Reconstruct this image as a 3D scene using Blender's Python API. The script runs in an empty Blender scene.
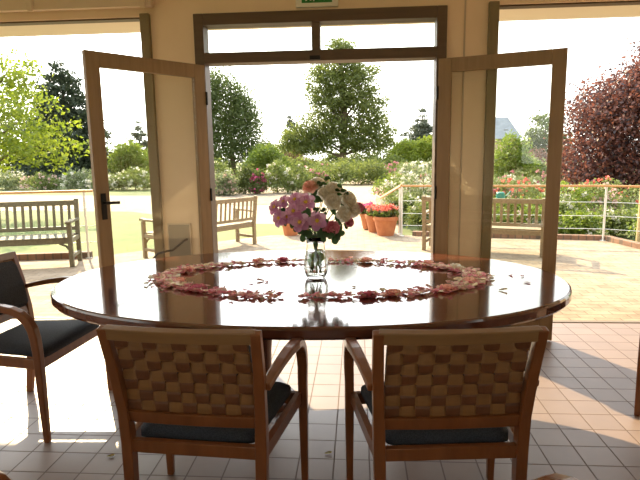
import bpy, bmesh, math, random
import numpy as np
from mathutils import Vector, Matrix
random.seed(7); rng = np.random.default_rng(7)
SKYBASE,SKYGLOW,SUN,EXPO=1.7,4.2,9.0,.55
S = bpy.context.scene; COL = S.collection; PI = math.pi
R = math.radians

# ------------------------------------------------------------------ helpers
def tag(o, label=None, cat=None, group=None, kind=None):
    if label: o['label'] = label
    if cat: o['category'] = cat
    if group: o['group'] = group
    if kind: o['kind'] = kind
    return o
def thing(name, label, cat, loc=(0,0,0), rz=0, group=None, scale=1):
    o = bpy.data.objects.new(name, None); COL.objects.link(o)
    o.location = loc; o.rotation_euler = (0,0,rz); o.scale = (scale,)*3
    o.empty_display_size = .05
    return tag(o, label, cat, group)
def obj(name, bm, mats, parent=None, smooth=False, bevel=0, subsurf=0):
    if isinstance(bm, bmesh.types.BMesh):
        me = bpy.data.meshes.new(name); bmesh.ops.recalc_face_normals(bm, faces=bm.faces); bm.to_mesh(me); bm.free()
    else: me = bm
    for m in (mats if isinstance(mats, (list,tuple)) else [mats]): me.materials.append(m)
    if smooth: me.polygons.foreach_set('use_smooth', [True]*len(me.polygons))
    o = bpy.data.objects.new(name, me); COL.objects.link(o); o.parent = parent
    if bevel:
        b = o.modifiers.new('b','BEVEL'); b.width = bevel; b.segments = 2; b.limit_method = 'ANGLE'; b.angle_limit = R(40)
    if subsurf:
        s = o.modifiers.new('s','SUBSURF'); s.levels = subsurf; s.render_levels = subsurf
    return o
def struct(name, bm, mats, parent=None, **k):
    o = obj(name, bm, mats, parent, **k)
    if parent is None: o['kind'] = 'structure'
    return o
def BM(): return bmesh.new()
def box(bm, x0, x1, y0, y1, z0, z1, mi=0, M=None):
    co = [(x,y,z) for x in (x0,x1) for y in (y0,y1) for z in (z0,z1)]
    if M: co = [M @ Vector(c) for c in co]
    v = [bm.verts.new(c) for c in co]
    for f in ((0,1,3,2),(4,6,7,5),(0,4,5,1),(2,3,7,6),(0,2,6,4),(1,5,7,3)):
        bm.faces.new([v[i] for i in f]).material_index = mi
    return bm
def bar(bm, a, b, w, h, up=(0,0,1), mi=0):
    """box along a->b, w sideways, h along up"""
    a=Vector(a); b=Vector(b); d=(b-a); L=d.length; d.normalize(); u=Vector(up)
    s=d.cross(u)
    if s.length<1e-4: s=d.cross(Vector((0,1,0)))
    s.normalize(); u=s.cross(d)
    M=Matrix((( *s[:],),( *d[:],),( *u[:],))).transposed().to_4x4(); M.translation=a
    return box(bm,-w/2,w/2,0,L,-h/2,h/2,mi,M)
def sweep(bm, pts, w, h, side=(1,0,0), mi=0, closed=False):
    """rectangular section along a path; w along 'side', h across (lists allowed)"""
    n=len(pts); P=[Vector(p) for p in pts]; rings=[]
    for i,p in enumerate(P):
        t=(P[min(i+1,n-1)]-P[max(i-1,0)]).normalized(); s=Vector(side); s=(s-t*s.dot(t)).normalized(); u=s.cross(t)
        ww=(w[i] if isinstance(w,list) else w)/2; hh=(h[i] if isinstance(h,list) else h)/2
        rings.append([bm.verts.new(p+s*a*ww+u*b*hh) for a,b in ((-1,-1),(1,-1),(1,1),(-1,1))])
    for i in range(n-1):
        for k in range(4):
            bm.faces.new((rings[i][k],rings[i][(k+1)%4],rings[i+1][(k+1)%4],rings[i+1][k])).material_index=mi
    bm.faces.new(rings[0][::-1]).material_index=mi; bm.faces.new(rings[-1]).material_index=mi
    return bm
def tube(bm, pts, r, n=8, mi=0):
    P=[Vector(p) for p in pts]; rings=[]; m=len(P)
    for i,p in enumerate(P):
        t=(P[min(i+1,m-1)]-P[max(i-1,0)]).normalized()
        a=Vector((0,0,1)) if abs(t.z)<.9 else Vector((1,0,0)); s=t.cross(a).normalized(); u=s.cross(t)
        rr=r[i] if isinstance(r,(list,tuple)) else r
        rings.append([bm.verts.new(p+(s*math.cos(2*PI*k/n)+u*math.sin(2*PI*k/n))*rr) for k in range(n)])
    for i in range(m-1):
        for k in range(n):
            bm.faces.new((rings[i][k],rings[i][(k+1)%n],rings[i+1][(k+1)%n],rings[i+1][k])).material_index=mi
    bm.faces.new(rings[0][::-1]).material_index=mi; bm.faces.new(rings[-1]).material_index=mi
    return bm
def lathe(bm, prof, n=32, c=(0,0,0), sx=1, sy=1, mi=0, close=True):
    rings=[]
    for r,z in prof:
        if r<1e-5: rings.append([bm.verts.new((c[0],c[1],c[2]+z))])
        else: rings.append([bm.verts.new((c[0]+r*sx*math.cos(2*PI*k/n),c[1]+r*sy*math.sin(2*PI*k/n),c[2]+z)) for k in range(n)])
    for a,b in zip(rings,rings[1:]):
        for k in range(n):
            if len(a)==1 and len(b)==1: continue
            if len(a)==1: f=(a[0],b[k],b[(k+1)%n])
            elif len(b)==1: f=(a[k],b[0],a[(k+1)%n])
            else: f=(a[k],b[k],b[(k+1)%n],a[(k+1)%n])
            bm.faces.new(f).material_index=mi
    return bm
def copy_tree(o, parent=None):
    c=o.copy(); COL.objects.link(c); c.parent=parent
    for ch in [x for x in list(bpy.data.objects) if x.parent==o]: copy_tree(ch,c)
    return c

# ------------------------------------------------------------------ materials
def srgb(r,g,b):
    f=lambda c:(c/255)/12.92 if c/255<=.04045 else ((c/255+.055)/1.055)**2.4
    return (f(r),f(g),f(b),1)
def mat(name, col, rough=.5, metal=0, spec=.5, **k):
    m=bpy.data.materials.new(name); m.use_nodes=True; p=m.node_tree.nodes['Principled BSDF']
    p.inputs['Base Color'].default_value=col if len(col)==4 else (*col,1)
    p.inputs['Roughness'].default_value=rough; p.inputs['Metallic'].default_value=metal
    p.inputs['Specular IOR Level'].default_value=spec
    for a,b in k.items(): p.inputs[a.replace('_',' ')].default_value=b
    return m
def N(m,t,**k):
    n=m.node_tree.nodes.new(t)
    for a,b in k.items(): setattr(n,a,b)
    return n
def LK(m,a,b): m.node_tree.links.new(a,b)
def P_(m): return m.node_tree.nodes['Principled BSDF']
def coords(m, scale=(1,1,1), kind='Object', rot=(0,0,0)):
    t=N(m,'ShaderNodeTexCoord'); mp=N(m,'ShaderNodeMapping'); mp.inputs['Scale'].default_value=scale; mp.inputs['Rotation'].default_value=rot
    LK(m,t.outputs[kind],mp.inputs['Vector']); return mp.outputs['Vector']
def ramp(m,fac,stops):
    r=N(m,'ShaderNodeValToRGB'); e=r.color_ramp.elements
    while len(e)<len(stops): e.new(.5)
    for el,(p,c) in zip(e,stops): el.position=p; el.color=c if len(c)==4 else (*c,1)
    LK(m,fac,r.inputs['Fac']); return r.outputs['Color']
def noise(m,vec,scale,detail=4,rough=.55):
    n=N(m,'ShaderNodeTexNoise'); n.inputs['Scale'].default_value=scale; n.inputs['Detail'].default_value=detail; n.inputs['Roughness'].default_value=rough
    LK(m,vec,n.inputs['Vector']); return n.outputs['Fac']
def bump(m,fac,strength=.3,dist=.01):
    b=N(m,'ShaderNodeBump'); b.inputs['Strength'].default_value=strength; b.inputs['Distance'].default_value=dist
    LK(m,fac,b.inputs['Height']); LK(m,b.outputs['Normal'],P_(m).inputs['Normal'])
def wood(name,c1,c2,rough=.35,scale=6,stretch=(1,.08,1),bmp=.1,**k):
    m=mat(name,c1,rough,**k); v=coords(m,stretch); f=noise(m,v,scale*6,6,.6)
    LK(m,ramp(m,f,[(.3,c1),(.7,c2)]),P_(m).inputs['Base Color'])
    if bmp: bump(m,f,bmp,.002)
    return m
def mottled(name,c1,c2,scale,rough=.8,bmp=0,dist=.01,detail=5,lo=.35,hi=.65,**k):
    m=mat(name,c1,rough,**k); v=coords(m); f=noise(m,v,scale,detail)
    LK(m,ramp(m,f,[(lo,c1),(hi,c2)]),P_(m).inputs['Base Color'])
    if bmp: bump(m,f,bmp,dist)
    return m
def leafmat(name,c1,c2,trans=.45,rough=.5):
    """thin leaf: diffuse both sides plus light passing through; each leaf its own tint"""
    m=bpy.data.materials.new(name); m.use_nodes=True; nt=m.node_tree; nt.nodes.clear()
    g=N(m,'ShaderNodeNewGeometry'); rp=N(m,'ShaderNodeValToRGB'); rp.color_ramp.elements[0].color=c1; rp.color_ramp.elements[1].color=c2
    LK(m,g.outputs['Random Per Island'],rp.inputs['Fac'])
    d=N(m,'ShaderNodeBsdfDiffuse'); t=N(m,'ShaderNodeBsdfTranslucent'); gl=N(m,'ShaderNodeBsdfGlossy'); gl.inputs['Roughness'].default_value=rough
    LK(m,rp.outputs['Color'],d.inputs['Color']); LK(m,rp.outputs['Color'],t.inputs['Color'])
    a=N(m,'ShaderNodeMixShader'); a.inputs['Fac'].default_value=trans; LK(m,d.outputs[0],a.inputs[1]); LK(m,t.outputs[0],a.inputs[2])
    b=N(m,'ShaderNodeMixShader'); b.inputs['Fac'].default_value=.04; LK(m,a.outputs[0],b.inputs[1]); LK(m,gl.outputs[0],b.inputs[2])
    o=N(m,'ShaderNodeOutputMaterial'); LK(m,b.outputs[0],o.inputs['Surface']); return m
def thin_glass(name, tint=(.97,.99,.97,1), base=.04, amt=.8):
    m=bpy.data.materials.new(name); m.use_nodes=True; nt=m.node_tree; nt.nodes.clear()
    tr=N(m,'ShaderNodeBsdfTransparent'); tr.inputs['Color'].default_value=tint
    gl=N(m,'ShaderNodeBsdfGlossy'); gl.inputs['Roughness'].default_value=.01
    fr=N(m,'ShaderNodeFresnel'); fr.inputs['IOR'].default_value=1.5
    ge=N(m,'ShaderNodeNewGeometry'); mr=N(m,'ShaderNodeMapRange'); mr.inputs['To Min'].default_value=1.5; mr.inputs['To Max'].default_value=1/1.5   # same reflectance on both faces
    LK(m,ge.outputs['Backfacing'],mr.inputs['Value']); LK(m,mr.outputs[0],fr.inputs['IOR'])
    mx=N(m,'ShaderNodeMixShader'); LK(m,fr.outputs[0],mx.inputs['Fac']); LK(m,tr.outputs[0],mx.inputs[1]); LK(m,gl.outputs[0],mx.inputs[2])
    o=N(m,'ShaderNodeOutputMaterial'); LK(m,mx.outputs[0],o.inputs['Surface']); return m

M_wall=mottled('wall paint',(.80,.61,.42),(.83,.64,.45),3,.85)
M_ceil=mat('ceiling paint',(.84,.79,.68),.9)
M_frame=wood('door timber',(.24,.15,.07,1),(.30,.19,.095,1),.45,5,(1,1,.08))
M_framed=wood('dark frame timber',(.085,.052,.028,1),(.12,.072,.04,1),.5,5,(.08,1,1))
M_post=wood('olive post timber',(.17,.13,.065,1),(.21,.16,.08,1),.5,5,(1,1,.08))
M_glass=thin_glass('door pane glass')
M_black=mat('black metal',(.02,.018,.016),.35,.6)
M_steel=mat('painted steel',(.75,.74,.70),.35,.5)
M_tabletop=wood('polished mahogany',(.075,.022,.012,1),(.13,.04,.02,1),.10,3,(.12,1,1),0,Coat_Weight=.35,Coat_IOR=1.5,Coat_Roughness=.05)
P_(M_tabletop).inputs['Specular IOR Level'].default_value=.75
M_tabledark=wood('mahogany base',(.07,.022,.012,1),(.11,.035,.018,1),.3,3,(1,1,.1),0)
M_chair=wood('cherry chair frame',(.15,.048,.014,1),(.21,.072,.022,1),.28,4,(1,1,.12),0)
M_strapL=wood('light woven strap',(.18,.082,.024,1),(.235,.112,.036,1),.45,8,(.1,1,1),.2)
M_strapD=wood('red brown woven strap',(.11,.038,.013,1),(.145,.052,.018,1),.45,8,(1,1,.1),.2)
M_toprail=wood('pale top rail',(.19,.10,.04,1),(.24,.13,.05,1),.35,4,(.12,1,1),0)
M_fabric=mottled('slate blue fabric',(.018,.022,.034),(.034,.042,.06),260,.9,.35,.002,2,.4,.6)
M_fabric2=mottled('charcoal fabric',(.022,.022,.026),(.045,.045,.052),220,.9,.35,.002,2,.4,.6)
M_bench=wood('weathered teak',(.22,.16,.09,1),(.32,.24,.14,1),.7,5,(1,.2,1),.2)
M_benchg=wood('grey green weathered teak',(.11,.10,.06,1),(.19,.17,.11,1),.7,5,(1,.2,1),.2)
M_rail=wood('varnished handrail',(.45,.22,.08,1),(.55,.29,.11,1),.4,5,(.1,1,1),0)
M_raildull=wood('tan timber post',(.42,.30,.14,1),(.5,.37,.19,1),.6,5,(1,1,.1),0)
M_terra=mottled('terracotta',(.42,.14,.055),(.52,.20,.08),8,.75)
M_soil=mat('soil',(.06,.035,.02),.95)
M_trunk=mottled('bark',(.10,.07,.045),(.17,.12,.08),14,.9,.5,.03)
M_white=mat('white plastic',(.75,.72,.62),.5)
M_green=mat('exit sign green',(.01,.19,.035),.45)
M_rail_b=mat('beige enamel rail',(.60,.47,.34),.45)
M_grey=mat('mid grey enamel',(.19,.17,.13),.5)
M_slate=mottled('slate roof',(.20,.21,.23),(.27,.28,.30),2,.7)
M_brickwall=mottled('rendered wall',(.5,.36,.28),(.58,.42,.32),2,.85)
M_soffit=mat('soffit paint',(.72,.64,.50),.85)

# floor tiles: square quarry tiles with darker joints
TS=.163
M_tile=mat('quarry tiles',(.3,.2,.17),.3)
def tiles(m,ox,oy,s,c1,c2,joint,jw,rough,rj):
    tc=N(m,'ShaderNodeTexCoord'); mp=N(m,'ShaderNodeMapping'); mp.inputs['Location'].default_value=(-ox/s,-oy/s,0); mp.inputs['Scale'].default_value=(1/s,1/s,1)
    LK(m,tc.outputs['Object'],mp.inputs['Vector'])
    b=N(m,'ShaderNodeTexBrick'); b.offset=0; b.squash=1; b.inputs['Scale'].default_value=1; b.inputs['Brick Width'].default_value=1; b.inputs['Row Height'].default_value=1
    b.inputs['Mortar Size'].default_value=jw; b.inputs['Mortar Smooth'].default_value=.2; b.inputs['Bias'].default_value=0
    b.inputs['Color1'].default_value=c1; b.inputs['Color2'].default_value=c2; b.inputs['Mortar'].default_value=joint
    LK(m,mp.outputs['Vector'],b.inputs['Vector'])
    n=noise(m,tc.outputs['Object'],5,5); mx=N(m,'ShaderNodeMixRGB'); mx.blend_type='MULTIPLY'; mx.inputs['Fac'].default_value=.35
    LK(m,b.outputs['Color'],mx.inputs['Color1']); LK(m,ramp(m,n,[(.3,(.65,.65,.65)),(.7,(1,1,1))]),mx.inputs['Color2']); LK(m,mx.outputs['Color'],P_(m).inputs['Base Color'])
    mr=N(m,'ShaderNodeMapRange'); LK(m,b.outputs['Fac'],mr.inputs['Value']); mr.inputs['To Min'].default_value=rough; mr.inputs['To Max'].default_value=rj; LK(m,mr.outputs[0],P_(m).inputs['Roughness'])
    inv=N(m,'ShaderNodeMath',operation='SUBTRACT'); inv.inputs[0].default_value=1; LK(m,b.outputs['Fac'],inv.inputs[1]); bump(m,inv.outputs[0],.5,.003)
tiles(M_tile,-1.743,2.292,TS,(.245,.172,.14,1),(.21,.148,.123,1),(.13,.085,.07,1),.022,.42,.8)
M_pave=mat('brick paving',(.5,.4,.3),.85)
def bricks(m,w,h,c1,c2,joint,jw=.02,rot=0,**k):
    v=coords(m,(1,1,1),rot=(0,0,rot)); b=N(m,'ShaderNodeTexBrick'); b.inputs['Scale'].default_value=1; b.inputs['Brick Width'].default_value=w; b.inputs['Row Height'].default_value=h
    b.inputs['Mortar Size'].default_value=jw; b.inputs['Color1'].default_value=c1; b.inputs['Color2'].default_value=c2; b.inputs['Mortar'].default_value=joint
    LK(m,v,b.inputs['Vector']); n=noise(m,v,4,6,.65); mx=N(m,'ShaderNodeMixRGB'); mx.blend_type='MULTIPLY'; mx.inputs['Fac'].default_value=.7
    LK(m,b.outputs['Color'],mx.inputs['Color1']); LK(m,ramp(m,n,[(.36,(.55,.50,.44)),(.58,(1,1,1))]),mx.inputs['Color2']); LK(m,mx.outputs['Color'],P_(m).inputs['Base Color'])
    inv=N(m,'ShaderNodeMath',operation='SUBTRACT'); inv.inputs[0].default_value=1; LK(m,b.outputs['Fac'],inv.inputs[1]); bump(m,inv.outputs[0],.6,.004)
bricks(M_pave,.21,.105,(.35,.265,.175,1),(.29,.215,.14,1),(.20,.145,.095,1),.006)
M_kerb=mat('brick kerb',(.2,.1,.06),.85); bricks(M_kerb,.11,.2,(.30,.17,.10,1),(.24,.13,.08,1),(.14,.1,.07,1),.01)
M_lawn=mottled('mown grass',(.075,.105,.014),(.135,.155,.028),1.1,.9,.4,.02,8)
M_path=mottled('sandy gravel path',(.27,.20,.12),(.33,.255,.16),5,.9,.2,.01,8)
M_grav=mottled('brown gravel bed',(.16,.12,.08),(.26,.20,.14),6,.95,.3,.02,8)
M_earth=mottled('garden ground',(.06,.08,.02),(.14,.16,.045),.5,.95,0,.01,8)

L_lime=leafmat('lime leaves',(.14,.20,.012,1),(.28,.33,.03,1),.55)
L_mid=leafmat('mid green leaves',(.07,.10,.018,1),(.15,.18,.035,1),.5)
L_bright=leafmat('bright green leaves',(.12,.18,.018,1),(.24,.30,.035,1),.55)
L_dark=leafmat('dark needle leaves',(.03,.045,.024,1),(.06,.08,.04,1),.25)
L_hazeblue=leafmat('hazed blue green needles',(.085,.10,.07,1),(.13,.15,.10,1),.35)  # far conifers: distance haze put into the leaf colour as a paler tone
L_oak=leafmat('broad tree leaves',(.11,.145,.028,1),(.22,.25,.055,1),.55)  # lightened and yellowed to stand in for haze over far trees
L_birch=leafmat('birch leaves',(.08,.12,.03,1),(.16,.20,.055,1),.5)  # haze over the far birch put into its leaf colour too
L_copper=leafmat('copper leaves',(.05,.036,.042,1),(.26,.085,.05,1),.42)
L_copperf=leafmat('faded copper leaves',(.13,.06,.045,1),(.22,.12,.09,1),.4)
L_rose=leafmat('rose bush leaves',(.11,.15,.025,1),(.23,.27,.07,1),.5)
L_pale=leafmat('pale shrub leaves',(.15,.19,.07,1),(.28,.31,.15,1),.5)
L_domed=leafmat('vivid yellow green leaves',(.17,.24,.015,1),(.34,.38,.04,1),.55)  # leaf colour of the domed trees
F_white=leafmat('white blossoms',(.55,.52,.42,1),(.68,.65,.54,1),.4)
F_pink=leafmat('pink blossoms',(.42,.13,.17,1),(.58,.28,.30,1),.4)
F_rose=leafmat('magenta blossoms',(.48,.05,.16,1),(.70,.16,.30,1),.4)
F_red=leafmat('red geranium blossoms',(.62,.10,.07,1),(.80,.30,.22,1),.4)
F_blush=leafmat('blush blossoms',(.50,.33,.28,1),(.62,.45,.38,1),.4)

# ------------------------------------------------------------------ the room
WD=4.263; H=2.95; XL,XR,YB=-4.6,3.9,-3.2
struct('floor',box(BM(),XL,XR,YB,WD+.12,-.12,0),M_tile)
struct('ceiling',box(BM(),XL-.15,XR+.15,YB-.15,WD+.15,H,H+.1),M_ceil)
def wall_open(name,ax,a0,a1,t0,t1,o0,o1,z0,z1):  # opening in an out-of-view wall, added to let in fill daylight
    b=BM()
    def bb(p,q,zz0,zz1): box(b,*((p,q,t0,t1) if ax=='x' else (t0,t1,p,q)),zz0,zz1)
    bb(a0,o0,-.12,H); bb(o1,a1,-.12,H); bb(o0,o1,-.12,z0); bb(o0,o1,z1,H); return struct(name,b,M_wall)
wall_open('wall_left','y',YB-.15,WD+.15,XL-.15,XL,-2.6,3.4,.75,2.6)
wall_open('wall_right','y',YB-.15,WD+.15,XR,XR+.15,-2.6,.2,.75,2.6)
wall_open('wall_back','x',XL,XR,YB-.15,YB,-2.2,1.4,1.1,2.3)
for nm,ax,a0,a1,t,z0,z1 in (('fill_window_2','y',-2.6,3.4,XL-.09,.75,2.6),('fill_window_3','y',-2.6,.2,XR+.06,.75,2.6),('fill_window_4','x',-2.2,1.4,YB-.09,1.1,2.3)):  # unseen windows, added as daylight fill for the room
    b=BM(); n=5
    def bb(p,q,zz0,zz1): box(b,*((p,q,t,t+.05) if ax=='x' else (t,t+.05,p,q)),zz0,zz1)
    for i in range(n+1):
        c=a0+.03+(a1-a0-.06)*i/n; bb(c-.03,c+.03,z0+.06,z1-.06)
    bb(a0,a1,z0,z0+.06); bb(a0,a1,z1-.06,z1); w_=bpy.data.objects.new(nm,None); COL.objects.link(w_); w_['kind']='structure'; obj('frame',b,M_framed,w_)
    b=BM(); box(b,*((a0+.01,a1-.01,t+.02,t+.026) if ax=='x' else (t+.02,t+.026,a0+.01,a1-.01)),z0+.01,z1-.01); obj('pane',b,M_glass,w_)
b=BM(); box(b,XL,XR,WD,WD+.15,2.484,H)
struct('wall_front',b,M_wall)
struct('wall_front_left_pier',box(BM(),-1.60,-1.255,WD,WD+.15,0,2.484),M_wall)
b=BM(); box(b,.672,.975,WD,WD+.15,0,2.484)
struct('wall_front_right_pier',b,M_wall)
struct('trim_1',box(BM(),.80,.812,WD-.006,WD,0,2.9),mat('joint cover strip',(.50,.39,.28),.8))
struct('trim_2',box(BM(),-1.675,-1.60,WD-.035,WD+.2,0,2.50),M_post,bevel=.006)
struct('trim_3',box(BM(),.975,1.05,WD-.035,WD+.2,0,2.50),M_post,bevel=.006)
struct('trim_4',box(BM(),XL,-1.68,WD+.02,WD+.1,2.472,2.49),M_framed)
struct('trim_5',box(BM(),1.05,XR,WD+.02,WD+.1,2.472,2.49),M_framed)
b=BM(); box(b,XL,XR,WD+.12,WD+.17,-.1,.006); struct('threshold',b,mat('threshold strip',(.16,.12,.08),.6))
# eave: sloping soffit and fascia outside
b=BM(); v=[b.verts.new(c) for c in ((XL-.4,WD+.15,2.51),(XR+.4,WD+.15,2.51),(XR+.4,5.86,2.725),(XL-.4,5.86,2.725),(XL-.4,WD+.15,3.1),(XR+.4,WD+.15,3.1),(XR+.4,5.86,2.88),(XL-.4,5.86,2.88))]
for f in ((0,1,2,3),(4,7,6,5),(0,4,5,1),(2,6,7,3),(0,3,7,4),(1,5,6,2)): b.faces.new([v[i] for i in f])
struct('roof_eave',b,M_soffit)

# door frame with transom window
FL,FR=-1.255,.672
b=BM(); y0,y1=WD-.03,WD+.12
box(b,FL,FL+.075,y0,y1,0,2.484); box(b,FR-.075,FR,y0,y1,0,2.484)
box(b,FL+.075,FR-.075,y0,y1,2.40,2.484); box(b,FL+.075,FR-.075,y0,y1,2.115,2.195); box(b,-.345,-.281,y0+.01,y1-.01,2.195,2.40)
wf=bpy.data.objects.new('window_1',None); COL.objects.link(wf); wf['kind']='structure'
obj('frame',b,M_framed,wf,bevel=.004)
obj('pane',box(BM(),FL+.075,-.345,WD+.04,WD+.046,2.195,2.40),M_glass,wf)
obj('pane',box(BM(),-.281,FR-.075,WD+.04,WD+.046,2.195,2.40),M_glass,wf)
b=BM(); box(b,-.36,-.28,WD-.045,WD-.03,2.12,2.15); obj('catch',b,M_black,wf)

def door(name,hinge,ang,side,handle,W=.88):
    d=bpy.data.objects.new(name,None); COL.objects.link(d); d['kind']='structure'; d.location=(*hinge,0); d.rotation_euler=(0,0,R(ang))
    b=BM(); t=.022
    box(b,0,.095,-t,t,.012,2.10); box(b,W-.095,W,-t,t,.012,2.10); box(b,.095,W-.095,-t,t,2.0,2.10); box(b,.095,W-.095,-t,t,.012,.22)
    obj('frame',b,M_frame,d,bevel=.004)
    obj('pane',box(BM(),.095,W-.095,-.003,.003,.22,2.0),M_glass,d)
    b=BM()
    for z in (.3,1.1,1.85): tube(b,[(-.004,side*(t+.004),z-.05),(-.004,side*(t+.004),z+.05)],.009,8)
    obj('hinge',b,M_black,d)
    if handle:
        p=obj('handle_plate',box(BM(),W-.066,W-.030,side*t,side*(t+.008),.985,1.165),M_black,d,bevel=.002)
        b=BM(); tube(b,[(W-.05,side*t,1.10),(W-.05,side*(t+.05),1.10)],.009); sweep(b,[(W-.045,side*(t+.05),1.10),(W-.09,side*(t+.052),1.10),(W-.14,side*(t+.046),1.097)],.014,.02,(0,1,0))
        obj('handle',b,M_black,p,smooth=False)
    return d
door('door_1',(-1.195,WD-.03),-129.0,1,True,.93)
door('door_2',(.618,WD-.03),-20.5,-1,False)

# exit sign above the doors
t=thing('exit_sign','green and white running figure fire exit sign above the double doors','sign',(-.30,WD-.008,2.60))
obj('housing',box(BM(),-.16,.16,-.02,.008,-.095,.095),M_white,t,bevel=.004)
face=obj('green_panel',box(BM(),-.115,.115,-.0225,-.0195,-.066,.066),M_green,t)
b=BM(); yy0,yy1=-.026,-.0225
def poly(b,pts,y0=yy0,y1=yy1):
    f=[b.verts.new((x,y0,z)) for x,z in pts]; g=[b.verts.new((x,y1,z)) for x,z in pts]; n=len(pts)
    b.faces.new(f); b.faces.new(g[::-1])
    for i in range(n): b.faces.new((f[i],f[(i+1)%n],g[(i+1)%n],g[i]))
poly(b,[(-.018,-.055),(-.018,.05),(-.075,.05),(-.075,.042),(-.028,.042),(-.028,-.055)])       # doorway
poly(b,[(-.078,.01),(-.055,.022),(-.045,.0),(-.06,-.02),(-.075,-.052),(-.088,-.052),(-.072,-.015),(-.08,0)])
poly(b,[(-.06,-.02),(-.048,-.015),(-.04,-.05),(-.052,-.052),(-.056,-.03)])
poly(b,[(-.068+.011*math.cos(a*PI/6),.036+.011*math.sin(a*PI/6)) for a in range(12)])
obj('running_figure',b,M_white,face)
b=BM(); poly(b,[(.045,.045),(.065,.045),(.065,-.012),(.083,-.012),(.055,-.052),(.027,-.012),(.045,-.012)]); obj('down_arrow',b,M_white,face)

# low flat grey rectangle and black curved tube on the left pier
t=thing('grey_rectangle','small grey rectangle low on the beige pier beside the left door','panel',(-1.464,WD-.004,.715))
obj('plate',box(BM(),-.093,.093,-.006,.002,-.143,.143),M_grey,t,bevel=.002)
b=BM(); box(b,-.098,-.090,-.009,.003,-.148,.148); box(b,.090,.098,-.009,.003,-.148,.148); box(b,-.098,.098,-.009,.003,.140,.148); box(b,-.098,.098,-.009,.003,-.148,-.140); obj('edge_trim',b,M_rail_b,t)
CURVE=[(-1.70,.0),(-1.72,.25),(-1.71,.48),(-1.685,.575),(-1.64,.62),(-1.575,.638),(-1.515,.648),(-1.46,.69),(-1.41,.73),(-1.385,.738)]
b=BM(); tube(b,[(x+1.5,0,z-.6) for x,z in CURVE],.009,8); o=obj('black_curve',b,M_black,None,smooth=True); o.location=(-1.5,WD-.05,.6); tag(o,'black curve across the grey rectangle on the left pier','cable')

# beige curtain rail over the left opening
t=thing('curtain_rail','beige enamelled curtain rail with brackets above the left opening','curtain rail',(-2.9,WD-.1,2.575))
b=BM(); box(b,-1.6,1.36,-.03,.03,-.045,.005); box(b,-1.6,1.36,-.036,-.026,-.05,.05); obj('rail',b,M_rail_b,t,bevel=.004)
for x in (-1.3,-.42,.42,1.30):
    b=BM(); box(b,x-.03,x+.03,-.045,.1,-.03,.05); box(b,x-.02,x+.02,-.05,-.036,-.065,.055); obj('bracket',b,M_rail_b,t,bevel=.003)

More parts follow.
